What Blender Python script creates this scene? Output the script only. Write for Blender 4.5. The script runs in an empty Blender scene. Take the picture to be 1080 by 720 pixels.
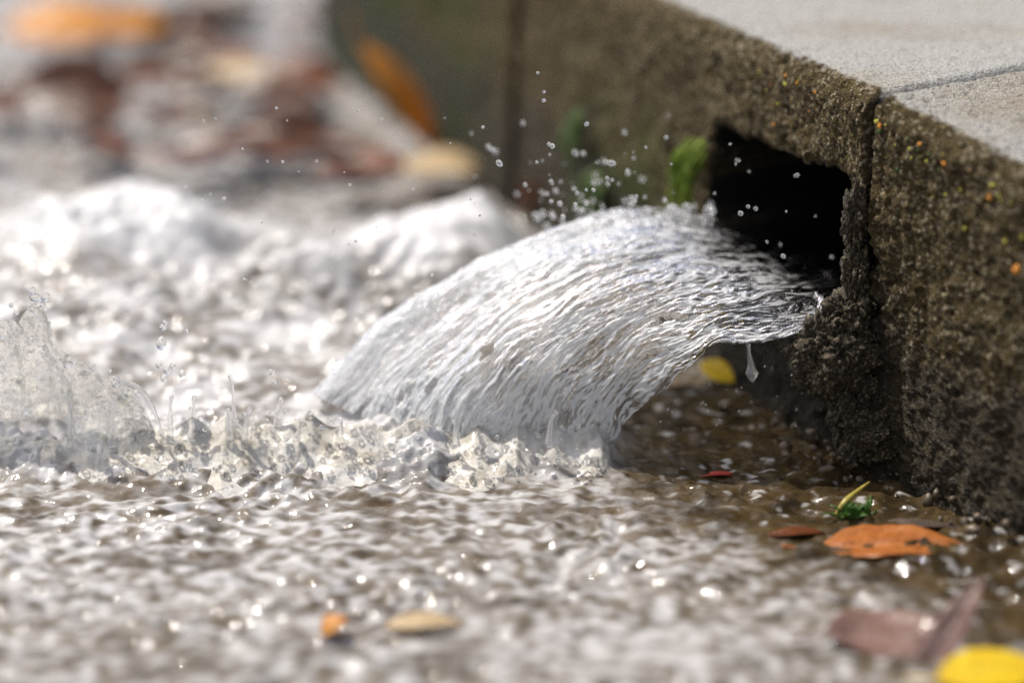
import bpy, math, random
import numpy as np
random.seed(7); RS = np.random.RandomState(11)
S = bpy.context.scene; COL = S.collection
rad = math.radians

# ------------------------------------------------------------------ camera maths (photo pixels, 1080 x 720)
P = rad(20); FP = 2700.0
C0 = np.array([0, -.923, .387]); FW = np.array([0, math.cos(P), -math.sin(P)]); UP = np.array([0, math.sin(P), math.cos(P)])
def ray(x, y): return FW + np.array([1., 0, 0])*(x-540)/FP - UP*(y-360)/FP
def at_z(x, y, z=0.0):
    d = ray(x, y); return C0 + d*(z-C0[2])/d[2]
def at_y(x, y, Y):
    d = ray(x, y); return C0 + d*(Y-C0[1])/d[1]

# ------------------------------------------------------------------ noise
_perm = RS.permutation(4096); _grad = RS.normal(size=(4096, 3)); _grad /= np.linalg.norm(_grad, axis=1)[:, None]
def perlin(x, y, z=0.0):
    x, y, z = np.broadcast_arrays(np.asarray(x, float), np.asarray(y, float), np.asarray(z, float))
    xi, yi, zi = np.floor(x).astype(int), np.floor(y).astype(int), np.floor(z).astype(int)
    fx, fy, fz = x-xi, y-yi, z-zi
    u, v, w = [t*t*t*(t*(t*6-15)+10) for t in (fx, fy, fz)]
    def g(a, b, c):
        h = _perm[(_perm[(_perm[(xi+a) & 4095]+yi+b) & 4095]+zi+c) & 4095]
        gr = _grad[h]
        return gr[..., 0]*(fx-a)+gr[..., 1]*(fy-b)+gr[..., 2]*(fz-c)
    def L(t, a, b): return a+t*(b-a)
    return 1.6*L(w, L(v, L(u, g(0,0,0), g(1,0,0)), L(u, g(0,1,0), g(1,1,0))), L(v, L(u, g(0,0,1), g(1,0,1)), L(u, g(0,1,1), g(1,1,1))))
def fbm(x, y, z=0.0, o=3, gain=.5):
    r = 0; a = 1
    for k in range(o):
        r = r + a*perlin(np.asarray(x)*2**k+17*k, np.asarray(y)*2**k+5*k, np.asarray(z)*2**k); a *= gain
    return r
def ridged(x, y, z=0.0): return 1-2*np.abs(perlin(x, y, z))
def sstep(a, b, x):
    t = np.clip((x-a)/(b-a), 0, 1); return t*t*(3-2*t)

# ------------------------------------------------------------------ object helpers
def mesh_obj(name, co, faces, mat, parent=None, loc=(0, 0, 0), smooth=True):
    co = np.asarray(co, float)-np.asarray(loc, float)
    me = bpy.data.meshes.new(name)
    if isinstance(faces, np.ndarray):
        n, k = faces.shape
        me.vertices.add(len(co)); me.vertices.foreach_set('co', co.astype(np.float32).ravel())
        me.loops.add(n*k); me.loops.foreach_set('vertex_index', faces.astype(np.int32).ravel())
        me.polygons.add(n); me.polygons.foreach_set('loop_start', np.arange(0, n*k, k, dtype=np.int32))
        me.polygons.foreach_set('loop_total', np.full(n, k, dtype=np.int32))
        me.update(calc_edges=True); me.validate()
    else:
        me.from_pydata([tuple(c) for c in co], [], faces)
    if smooth: me.polygons.foreach_set('use_smooth', np.ones(len(me.polygons), dtype=bool))
    me.materials.append(mat)
    o = bpy.data.objects.new(name, me); COL.objects.link(o)
    if parent is not None:
        o.parent = parent; o.location = np.asarray(loc, float)-np.asarray(parent.location)
    else: o.location = loc
    return o
def grid_faces(r, c):
    i = np.arange(r-1)[:, None]*c+np.arange(c-1)[None, :]
    return np.stack([i, i+1, i+c+1, i+c], -1).reshape(-1, 4)
def closed_grid(top, bot):
    """two r x c x 3 grids joined round the rim into one closed shell"""
    r, c, _ = top.shape; n = r*c
    f = grid_faces(r, c); fb = f[:, ::-1]+n
    rim = np.concatenate([np.arange(c), np.arange(1, r)*c+c-1, (r-1)*c+np.arange(c-2, -1, -1), np.arange(r-2, 0, -1)*c])
    nx = np.roll(rim, -1)
    side = np.stack([rim, rim+n, nx+n, nx], 1)
    return np.concatenate([top.reshape(-1, 3), bot.reshape(-1, 3)]), np.concatenate([f, fb, side])
def fattr(o, name, val):
    a = o.data.attributes.new(name, 'FLOAT', 'POINT'); a.data.foreach_set('value', np.asarray(val, np.float32).ravel())
def tag(o, label=None, cat=None, group=None, kind=None):
    for k, v in (('label', label), ('category', cat), ('group', group), ('kind', kind)):
        if v: o[k] = v
    return o
def empty(name, loc):
    o = bpy.data.objects.new(name, None); COL.objects.link(o); o.location = loc; o.empty_display_size = .01; return o

# ------------------------------------------------------------------ material helpers
class N:
    def __init__(s, name):
        s.m = bpy.data.materials.new(name); s.m.use_nodes = True; s.t = s.m.node_tree; s.t.nodes.clear()
        s.out = s.t.nodes.new('ShaderNodeOutputMaterial'); s._co = None
    def n(s, typ, **kw):
        nd = s.t.nodes.new('ShaderNode'+typ)
        for k, v in kw.items(): setattr(nd, k, v)
        return nd
    def put(s, sock, v):
        if isinstance(v, bpy.types.NodeSocket): s.t.links.new(v, sock)
        elif isinstance(v, (tuple, list)) and sock.type == 'RGBA' and len(v) == 3: sock.default_value = (*v, 1)
        else: sock.default_value = v
    def co(s, scale=(1, 1, 1)):
        c = s.n('TexCoord').outputs['Object']
        if scale == (1, 1, 1): return c
        m = s.n('Mapping'); s.put(m.inputs['Vector'], c); m.inputs['Scale'].default_value = scale; return m.outputs[0]
    def noise(s, scale, detail=3, vec=None, rough=.5, dist=0):
        x = s.n('TexNoise'); s.put(x.inputs['Vector'], vec or s.co()); x.inputs['Scale'].default_value = scale
        x.inputs['Detail'].default_value = detail; x.inputs['Roughness'].default_value = rough; x.inputs['Distortion'].default_value = dist
        return x.outputs['Fac']
    def voro(s, scale, vec=None, feature='F1', out='Distance'):
        x = s.n('TexVoronoi', feature=feature); s.put(x.inputs['Vector'], vec or s.co()); x.inputs['Scale'].default_value = scale
        return x.outputs[out]
    def ramp(s, fac, stops, interp='LINEAR'):
        r = s.n('ValToRGB'); r.color_ramp.interpolation = interp; s.put(r.inputs[0], fac); e = r.color_ramp.elements
        while len(e) < len(stops): e.new(.5)
        for el, (p, c) in zip(e, stops):
            el.position = p; el.color = (*c, 1) if isinstance(c, tuple) else (c, c, c, 1)
        return r.outputs[0]
    def mix(s, fac, a, b, mode='MIX'):
        x = s.n('Mix', data_type='RGBA', blend_type=mode); s.put(x.inputs[0], fac); s.put(x.inputs[6], a); s.put(x.inputs[7], b); return x.outputs[2]
    def math(s, op, a, b=0.0):
        x = s.n('Math', operation=op); s.put(x.inputs[0], a); s.put(x.inputs[1], b); return x.outputs[0]
    def attr(s, name): return s.n('Attribute', attribute_name=name).outputs['Fac']
    def bump(s, h, dist, strength=1.0, nrm=None):
        b = s.n('Bump'); s.put(b.inputs['Height'], h); b.inputs['Distance'].default_value = dist; b.inputs['Strength'].default_value = strength
        if nrm: s.put(b.inputs['Normal'], nrm)
        return b.outputs[0]
    def bsdf(s, **kw):
        b = s.n('BsdfPrincipled')
        for k, v in kw.items(): s.put(b.inputs[k.replace('_', ' ')], v)
        return b.outputs[0]
    def mixs(s, fac, a, b):
        x = s.n('MixShader'); s.put(x.inputs[0], fac); s.put(x.inputs[1], a); s.put(x.inputs[2], b); return x.outputs[0]
    def done(s, sh): s.t.links.new(sh, s.out.inputs['Surface']); return s.m

def mat_concrete():
    m = N('weathered_concrete')
    top, green, dark = m.attr('top'), m.attr('green'), m.attr('dark')
    g1 = m.voro(700); g2 = m.noise(900, 2); big = m.noise(14, 4); mid = m.noise(90, 4, rough=.6)
    base = m.ramp(m.noise(260, 4, rough=.7), [(.3, (.017, .011, .0015)), (.52, (.050, .033, .006)), (.75, (.125, .088, .026))])
    streak = m.noise(60, 3, vec=m.co((6, 6, .7)))
    base = m.mix(m.math('MULTIPLY', m.ramp(streak, [(.45, 0.), (.7, 1.)]), .25), base, (.034, .020, .009))
    grain = m.ramp(m.voro(760, out='Color'), [(.70, 0.), (.80, 1.)])
    base = m.mix(m.math('MULTIPLY', grain, .8), base, m.ramp(g2, [(.3, (.16, .12, .06)), (.7, (.42, .37, .27))]))
    grit = m.ramp(m.noise(1500, 2), [(.52, 0.), (.66, 1.)])
    base = m.mix(m.math('MULTIPLY', grit, .45), base, (.26, .20, .11))
    base = m.mix(m.math('MULTIPLY', green, m.ramp(m.noise(22, 4), [(.35, .1), (.6, .95)])), base, (.038, .062, .003))
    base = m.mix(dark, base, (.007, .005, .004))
    wetn = m.ramp(m.math('ADD', m.attr('wet'), m.math('MULTIPLY', m.math('SUBTRACT', m.noise(28, 4), .5), 1.3)), [(.35, 0.), (.65, 1.)])
    base = m.mix(m.math('MULTIPLY', wetn, .62), base, (.012, .008, .004))
    tn = m.ramp(m.noise(700, 3, rough=.65), [(.28, (.13, .125, .115)), (.45, (.36, .35, .325)), (.7, (.52, .51, .485))])
    st = m.ramp(m.noise(9, 6, vec=m.co((1, 1.5, 1)), rough=.65), [(.46, 0.), (.66, 1.)])
    tn = m.mix(m.math('MULTIPLY', st, .55), tn, (.25, .19, .11))
    pit = m.ramp(m.voro(260), [(.10, 1.), (.22, 0.)])
    tn = m.mix(m.math('MULTIPLY', pit, m.math('MULTIPLY', m.attr('gritty'), .8)), tn, (.05, .045, .04))
    edge = m.math('ADD', top, m.math('MULTIPLY', m.math('SUBTRACT', m.noise(240, 4, rough=.65), .5), 1.1))
    colr = m.mix(m.ramp(edge, [(.38, 0.), (.62, 1.)]), base, tn)
    wet = m.attr('wet')
    rough = m.math('SUBTRACT', .88, m.math('MULTIPLY', wetn, .38))
    b = m.bump(m.math('ADD', m.noise(1300, 3, rough=.7), m.math('MULTIPLY', g1, .5)), .0016, 1.0)
    return m.done(m.bsdf(Base_Color=colr, Roughness=rough, Specular_IOR_Level=.3, Normal=b))

def mat_plain(name, stops, scale=80, rough=.6, spec=.5, bump=.0006, detail=4, transl=None):
    m = N(name); c = m.ramp(m.noise(scale, detail, rough=.6), stops)
    b = m.bump(m.noise(scale*6, 3), bump, .8)
    sh = m.bsdf(Base_Color=c, Roughness=rough, Specular_IOR_Level=spec, Normal=b)
    if transl:
        t = m.n('BsdfTranslucent'); m.put(t.inputs[0], c); sh = m.mixs(transl, sh, t.outputs[0])
    return m.done(sh)

def mat_stream():
    """shallow turbid run-off: silty brown body under a glossy surface, aerated foam where it churns, the same pale tint painting sky glints on calm water"""
    m = N('turbid_water'); foam = m.attr('foam')
    body = m.ramp(m.noise(30, 4, vec=m.co((1, 1.5, 1)), rough=.6), [(.3, (.050, .037, .022)), (.5, (.115, .093, .066)), (.72, (.20, .176, .146))])
    clear = m.attr('clear')
    body = m.mix(clear, body, m.ramp(m.noise(60, 4), [(.35, (.022, .015, .007)), (.7, (.075, .050, .022))]))
    col = m.mix(foam, body, (.58, .575, .58))
    w = m.bump(m.noise(260, 2, vec=m.co((1, 1.4, 1))), .0012, .5)
    return m.done(m.bsdf(Base_Color=col, Roughness=m.math('ADD', .03, m.math('MULTIPLY', foam, .32)), IOR=1.33, Normal=w))

def mat_splash(name, white, tint, solid, rough=.04, bscale=900, bdist=.0006, thin=0.0, tl=.45):
    m = N(name)
    b = m.bump(m.noise(bscale, 3), bdist, .7)
    gl = m.bsdf(Base_Color=tint, Roughness=rough, IOR=1.33, Transmission_Weight=1.0, Normal=b)
    df = m.bsdf(Base_Color=white, Roughness=.12, IOR=1.33, Normal=b)
    tr = m.n('BsdfTranslucent'); m.put(tr.inputs[0], white); m.put(tr.inputs['Normal'], b)
    aer = m.mixs(tl, df, tr.outputs[0])
    if thin:
        gl = m.mixs(thin, gl, m.n('BsdfTransparent').outputs[0])
    f = m.attr('aer') if solid is None else solid
    return m.done(m.mixs(f, gl, aer))

M_con = mat_concrete()
M_stream = mat_stream()
M_jet = mat_splash('jet_water', (.78, .79, .80), (.97, .98, .99), None, .03, 1100, .0004)
M_spl = mat_splash('splash_water', (.88, .86, .79), (1, .99, .97), None, .01, 700, .0005, .34, .5)
M_drop = mat_splash('droplet_water', (.9, .9, .9), (1, 1, 1), .20, .02, 300, .0001, .15)
def mat_churn():
    m = N('churned_water'); a = m.attr('aer')
    c = m.mix(a, m.ramp(m.noise(70, 3), [(.35, (.27, .225, .14)), (.65, (.46, .40, .30))]), (.72, .71, .68))
    b = m.bump(m.noise(420, 3, rough=.5), .0009, .6)
    return m.done(m.mixs(.15, m.bsdf(Base_Color=c, Roughness=.05, IOR=1.33, Normal=b), m.bsdf(Base_Color=(.97, .95, .9), Roughness=.03, IOR=1.33, Transmission_Weight=1.0, Normal=b)))
M_churn = mat_churn()
M_lens = mat_splash('lens_water', (.9, .9, .9), (1, 1, 1), .03, .0, 300, .00003)
M_bead = mat_splash('bead_water', (.9, .9, .88), (1, 1, 1), .22, .01, 300, .00005, .2)
M_road = mat_plain('wet_road', [(.3, (.05, .042, .034)), (.6, (.12, .10, .08)), (.75, (.2, .18, .15))], 60, .35)
M_stone = mat_plain('wet_stone', [(.3, (.035, .024, .013)), (.6, (.10, .072, .042)), (.75, (.24, .20, .14))], 150, .4)
M_pale = mat_plain('pale_pebble', [(.3, (.35, .33, .31)), (.7, (.6, .58, .55))], 200, .2)
M_chunk = mat_plain('dark_mortar', [(.35, (.012, .008, .004)), (.52, (.055, .038, .015)), (.66, (.28, .23, .14))], 800, .5, bump=.0015)
M_moss = mat_plain('moss', [(.3, (.09, .15, .008)), (.7, (.26, .36, .02))], 200, .6, transl=.4)
M_algae = mat_plain('algae', [(.3, (.03, .055, .008)), (.7, (.07, .12, .015))], 200, .6)
M_lich_o = mat_plain('orange_lichen', [(.3, (.55, .20, .02)), (.7, (.8, .36, .05))], 300, .7)
M_lich_y = mat_plain('yellow_lichen', [(.3, (.35, .33, .03)), (.7, (.55, .5, .08))], 300, .7)
def leafmat(n, a, b, t=.25, rough=.3):
    m = N(n); c = m.ramp(m.noise(90, 5, rough=.65), [(.3, a), (.7, b)])
    blot = m.ramp(m.noise(160, 4, rough=.7), [(.56, 0.), (.66, 1.)])
    c = m.mix(m.math('MULTIPLY', blot, .65), c, (a[0]*.25, a[1]*.22, a[2]*.2))
    c = m.mix(m.math('MULTIPLY', m.attr('vein'), .6), c, (min(1, b[0]*1.25), min(1, b[1]*1.35), b[2]*1.5))
    sh = m.bsdf(Base_Color=c, Roughness=rough, Normal=m.bump(m.noise(500, 3), .0005, .8))
    tr = m.n('BsdfTranslucent'); m.put(tr.inputs[0], c); return m.done(m.mixs(t, sh, tr.outputs[0]))
M_lo = leafmat('orange_leaf', (.30, .085, .018), (.46, .17, .045)); M_ly = leafmat('yellow_leaf', (.60, .38, .01), (.80, .60, .03), .35)
M_lb = leafmat('brown_leaf', (.05, .018, .008), (.13, .05, .02)); M_lp = leafmat('pinkish_leaf', (.15, .08, .06), (.27, .175, .15), .15, .15)
M_lr = leafmat('russet_leaf', (.10, .028, .007), (.19, .055, .013)); M_la = leafmat('amber_leaf', (.52, .19, .02), (.70, .33, .05), .35)
M_lc = leafmat('cream_leaf', (.42, .29, .15), (.60, .46, .27)); M_red = leafmat('red_leaf', (.35, .02, .015), (.5, .06, .03))
M_blade = leafmat('straw_blade', (.35, .28, .05), (.55, .45, .12)); M_weed = leafmat('green_sprig', (.03, .09, .01), (.08, .2, .02))
M_twig = mat_plain('twig_bark', [(.3, (.02, .012, .007)), (.7, (.07, .04, .022))], 200, .6)

# ------------------------------------------------------------------ kerb: three concrete slabs on one curving line
BASE = np.array([(-.128, .665), (-.112, .632), (.0442, .205), (.128, .005), (.1865, -.0717), (.262, -.150), (.46, -.31)])
_seg = np.linalg.norm(np.diff(BASE, axis=0), axis=1); _cum = np.concatenate([[0], np.cumsum(_seg)])
UJ = _cum[3]                                   # the joint beside the outlet is u = 0; u grows away from the camera
def base_uv(u):
    s = UJ-np.asarray(u)
    x = np.interp(s, _cum, BASE[:, 0]); y = np.interp(s, _cum, BASE[:, 1]); return x, y
def base_nrm(u):
    x0, y0 = base_uv(np.asarray(u)+.02); x1, y1 = base_uv(np.asarray(u)-.02)
    tx, ty = x1-x0, y1-y0; l = np.hypot(tx, ty); return ty/l, -tx/l          # towards the road
D_IN = np.array([.845, .535])
def face_hit(px, py):
    """where the line of sight meets the middle slab's face: (u, z)"""
    p0 = BASE[3]; t = (BASE[2]-BASE[3]); t = t/np.linalg.norm(t); n = np.array([t[1], -t[0]])
    d = ray(px, py); k = ((p0-C0[:2])@n)/(d[:2]@n); q = C0+d*k
    return (q[:2]-p0)@t, q[2]
HOLE = np.array([face_hit(*p) for p in ((746, 134), (768, 146), (800, 160), (845, 175), (878, 188), (889, 212), (884, 250), (892, 290), (890, 318), (872, 342), (800, 306), (740, 262), (736, 200))])
def hole_dist(u, z):
    """positive inside"""
    a = HOLE; b = np.roll(HOLE, -1, axis=0); d = np.full(u.shape, 9.0); ins = np.zeros(u.shape, bool)
    for (ax, ay), (bx, by) in zip(a, b):
        ex, ey = bx-ax, by-ay; t = np.clip(((u-ax)*ex+(z-ay)*ey)/(ex*ex+ey*ey), 0, 1)
        d = np.minimum(d, np.hypot(u-ax-t*ex, z-ay-t*ey))
        with np.errstate(divide='ignore', invalid='ignore'):
            c = ((ay > z) != (by > z)) & (u < (bx-ax)*(z-ay)/(by-ay)+ax)
        ins ^= c
    return np.where(ins, d, -d)
def H_at(u): return np.interp(u, [-.5, -.25, -.095, 0, .3, .7], [.118, .124, .131, .1465, .1425, .139])
def growth(a, b, h0, g, hmax):
    r = [a]; h = h0
    while r[-1] < b: r.append(min(b, r[-1]+h)); h = min(hmax, h*g)
    return np.array(r)
def kerb_slab(name, us, hole=False, grit=1.0, zstep=.0007):
    us = np.asarray(us); nu = len(us)
    R = .0095
    zf = np.arange(-.035, 1.0001, zstep/.14); zf = np.concatenate([np.linspace(-.035/.14, -.02, 6), np.arange(0, 1, zstep/.14), [1.0]])
    arc = np.linspace(0, math.pi/2, 12)[1:]
    din = growth(R, 1.3, zstep*1.1, 1.03, .06)[1:]
    H = H_at(us)[:, None]; bx, by = base_uv(us); nx, ny = base_nrm(us)
    zz = np.concatenate([zf[None, :]*(H-R), (H-R)+R*np.sin(arc)[None, :], H+.006*din[None, :]+0*H], 1)
    off = np.concatenate([.006*np.clip(zf, -.3, 1)[None, :]+0*H, (.006+R*(1-np.cos(arc)))[None, :]+0*H, (.006+din)[None, :]+0*H], 1)
    near = np.clip(1-off/.03, 0, 1)
    dx = near*(-nx[:, None])+(1-near)*D_IN[0]; dy = near*(-ny[:, None])+(1-near)*D_IN[1]
    X = bx[:, None]+dx*off; Y = by[:, None]+dy*off; Z = zz
    nf, na = len(zf), len(arc)
    ang = np.concatenate([np.zeros(nf), arc, np.full(len(din), math.pi/2)])[None, :]
    Nx = nx[:, None]*np.cos(ang); Ny = ny[:, None]*np.cos(ang); Nz = np.sin(ang)+0*H
    U = us[:, None]+0*Z
    # weathering relief
    face = np.cos(ang)**2
    rel = .0016*fbm(X*60, Y*60, Z*45, 3)+.0006*fbm(X*260, Y*260, Z*160, 2)+.0013*np.maximum(0, perlin(X*620, Y*620, Z*420))-.0016*sstep(.35, .7, perlin(X*300, Y*300, Z*300))
    rill = -.0016*np.maximum(0, perlin(U*170, Z*16, 3.3))*face
    chip = -(.0045*sstep(.1, .7, perlin(X*95+4, Y*95, Z*95))+.0022*sstep(.0, .6, perlin(X*260+4, Y*260, Z*260)))*np.exp(-((ang-.8)/.5)**2)
    toprel = .0005*fbm(X*40, Y*40, 1, 2)+grit*(.0005*perlin(X*420, Y*420, 2)-.0012*sstep(.3, .6, perlin(X*230, Y*230, 7)))
    hgt = (rel+rill)*(.35+.65*face)*(1-(ang > 1.5))+chip+toprel*(ang > 1.5)
    X = X+Nx*hgt; Y = Y+Ny*hgt; Z = Z+Nz*hgt
    # the joint: edges rounded off, worn wide lower down
    uend = us[0] if hole else us[-1]
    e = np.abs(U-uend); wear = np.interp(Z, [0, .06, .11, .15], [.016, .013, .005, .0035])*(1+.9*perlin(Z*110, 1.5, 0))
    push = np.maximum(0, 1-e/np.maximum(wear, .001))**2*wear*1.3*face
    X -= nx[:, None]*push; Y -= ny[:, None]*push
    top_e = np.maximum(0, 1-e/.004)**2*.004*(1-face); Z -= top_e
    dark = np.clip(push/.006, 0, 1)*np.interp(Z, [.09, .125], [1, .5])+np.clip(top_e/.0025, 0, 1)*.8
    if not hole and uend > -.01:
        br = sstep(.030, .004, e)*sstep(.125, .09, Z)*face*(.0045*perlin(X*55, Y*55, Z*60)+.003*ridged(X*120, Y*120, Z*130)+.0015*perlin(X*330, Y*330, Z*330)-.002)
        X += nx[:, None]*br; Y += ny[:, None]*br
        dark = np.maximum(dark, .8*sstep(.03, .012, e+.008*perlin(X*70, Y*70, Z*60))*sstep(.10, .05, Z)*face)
    if hole:
        d = hole_dist(U, Z)+.0030*perlin(X*80, Y*80, Z*80)+.0014*perlin(X*200, Y*200, Z*200)+.0008*perlin(X*420, Y*420, Z*420)
        d = np.where(face > .5, d, -1)
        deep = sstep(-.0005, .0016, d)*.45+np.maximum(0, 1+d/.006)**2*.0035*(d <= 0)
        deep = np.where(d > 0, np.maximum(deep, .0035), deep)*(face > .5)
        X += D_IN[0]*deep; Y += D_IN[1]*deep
        dark = np.maximum(dark, (d > -.0012)*1.0)  # tunnel mouth and inside coloured near-black, painting in the shade of the hole
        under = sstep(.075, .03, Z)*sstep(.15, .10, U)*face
        dark = np.maximum(dark, .75*under)  # face below the outlet darkened in colour to paint the shade under the jet
    grid = np.stack([X, Y, Z], -1)
    co = grid.reshape(-1, 3); nv = nu*Z.shape[1]; npf = Z.shape[1]
    faces = grid_faces(nu, npf)
    loc = np.array([bx[nu//2], by[nu//2], 0])
    # back and underside close the block
    bot = np.stack([X[:, -1], Y[:, -1], np.full(nu, -.035)], -1)
    co = np.concatenate([co, bot]); ib = nv+np.arange(nu)
    last = np.arange(nu)*npf+npf-1; first = np.arange(nu)*npf
    f2 = np.stack([last[:-1], last[1:], ib[1:], ib[:-1]], 1); f3 = np.stack([ib[:-1], ib[1:], first[1:], first[:-1]], 1)
    faces = np.concatenate([faces, f2, f3])
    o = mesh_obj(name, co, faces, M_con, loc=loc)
    caps = []
    import bmesh
    bm = bmesh.new(); bm.from_mesh(o.data); bm.verts.ensure_lookup_table()
    for i in (0, nu-1):
        loop = [bm.verts[i*npf+j] for j in range(npf)]+[bm.verts[nv+i]]
        try: bm.faces.new(loop)
        except ValueError: pass
    bmesh.ops.recalc_face_normals(bm, faces=bm.faces); bm.to_mesh(o.data); bm.free()
    def A(v): return np.concatenate([(v+0*Z).ravel(), np.zeros(nu)])
    topm = np.concatenate([np.full(nf, -.15), .15+.7*(arc/(math.pi/2))**1.5-.25, np.clip(.62+din*22, 0, 1.2)])[None, :]
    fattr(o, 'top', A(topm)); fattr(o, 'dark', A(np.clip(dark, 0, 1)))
    gr = sstep(.34, .46, U)*1.0+sstep(.14, .19, U)*sstep(.30, .22, U)*sstep(.12, .05, Z)*.8
    fattr(o, 'green', A(gr*face)); fattr(o, 'gritty', A(grit)); fattr(o, 'wet', A((sstep(.085, .02, Z)+.25*sstep(.16, .26, U))*face))
    return o

UJ2 = .345
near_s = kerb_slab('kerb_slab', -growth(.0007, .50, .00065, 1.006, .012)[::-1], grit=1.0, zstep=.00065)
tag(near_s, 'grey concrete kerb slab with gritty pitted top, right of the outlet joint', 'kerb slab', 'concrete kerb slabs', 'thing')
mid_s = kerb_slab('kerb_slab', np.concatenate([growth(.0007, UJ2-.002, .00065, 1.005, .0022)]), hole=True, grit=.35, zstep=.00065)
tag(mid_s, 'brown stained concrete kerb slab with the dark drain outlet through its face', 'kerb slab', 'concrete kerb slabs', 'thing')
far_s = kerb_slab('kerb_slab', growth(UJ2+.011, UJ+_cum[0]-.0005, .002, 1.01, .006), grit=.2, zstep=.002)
tag(far_s, 'blurred mossy concrete kerb slab at the far end beyond the dark seam', 'kerb slab', 'concrete kerb slabs', 'thing')

def blob(name, loc, r, mat, parent=None, sub=4, amp=.25, freq=60, sc=(1, 1, 1), seed=0.0, fine=0.0):
    import bmesh
    bm = bmesh.new(); bmesh.ops.create_icosphere(bm, subdivisions=sub, radius=1)
    v = np.array([x.co[:] for x in bm.verts]); f = np.array([[w.index for w in q.verts] for q in bm.faces]); bm.free()
    k = 1+amp*fbm(v[:, 0]*freq+seed, v[:, 1]*freq, v[:, 2]*freq, 3)+fine*fbm(v[:, 0]*freq*5+seed, v[:, 1]*freq*5, v[:, 2]*freq*5, 2)
    v = v*k[:, None]*r*np.array(sc)
    return mesh_obj(name, v+np.array(loc), f, mat, parent, loc)

# broken mortar clinging to the outlet's lower corner: parts of the slab they grow on
for (px, py, Y, r, sc, sd) in ((880, 372, .000, .0125, (1.15, 1, 1.25), 1.), (898, 335, .002, .0095, (1, 1, 1.2), 2.3), (900, 420, .000, .012, (.8, 1, 1.5), 5.1),
                               (901, 232, .006, .0050, (.8, 1, 2.6), 7.7), (918, 455, -.008, .011, (1.1, 1, .9), 9.2), (903, 290, .004, .0060, (.8, 1, 1.9), 8.8)):
    blob('mortar_lump', at_y(px, py, Y), r, M_chunk, near_s, 6, .45, 1.7, sc, sd, .2)
# lichen specks along the arris and face
for (px, py, Y, r, mt) in ((860, 97, .035, .0016, M_lich_o), (928, 133, .002, .0019, M_lich_o), (996, 172, -.045, .0022, M_lich_o), (1044, 208, -.078, .0024, M_lich_o), (1019, 240, -.068, .0022, M_lich_y),
                       (1072, 284, -.098, .0028, M_lich_o), (1060, 255, -.09, .0019, M_lich_y), (876, 102, .03, .0013, M_lich_y), (889, 92, .03, .0013, M_lich_y), (903, 214, .0, .0018, M_lich_y), (1078, 250, -.098, .002, M_lich_y)):
    s = near_s if px > 870 else mid_s
    d = ray(px, py); best = None
    dg = None
    # drop the speck on the slab surface along the line of sight
    from mathutils import Vector
    o_ = Vector(C0)-s.location; hit, hp, hn, _ = s.ray_cast(o_, Vector(d).normalized())
    if hit: blob('lichen', np.array(hp+s.location), r*.4, mt, s, 4, .8, 1.8, (1, 1, 1), px, .2)

for k in range(56):
    px = random.uniform(800, 1079); py = np.interp(px, [800, 880, 1080], [70, 97, 212])+abs(random.gauss(2, 26)); s = near_s if px > 880 else mid_s
    hit, hp, hn, _ = s.ray_cast(Vector(C0)-s.location, Vector(ray(px, py)).normalized())
    if hit: blob('lichen', np.array(hp+s.location), random.uniform(.0002, .0009), random.choice((M_lich_o, M_lich_y, M_lich_y, M_algae)), s, 3, .7, 1.6, (1, 1, 1), k*1.7, .2)

# ------------------------------------------------------------------ road and water
RZ = -.012
def sheet(name, x0, x1, y0, y1, z, mat):
    return mesh_obj(name, [(x0, y0, z), (x1, y0, z), (x1, y1, z), (x0, y1, z)], np.array([[0, 1, 2, 3]]), mat, smooth=False)
road = tag(sheet('road', -60, 60, -60, 60, -.045, M_road), kind='structure')

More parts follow.
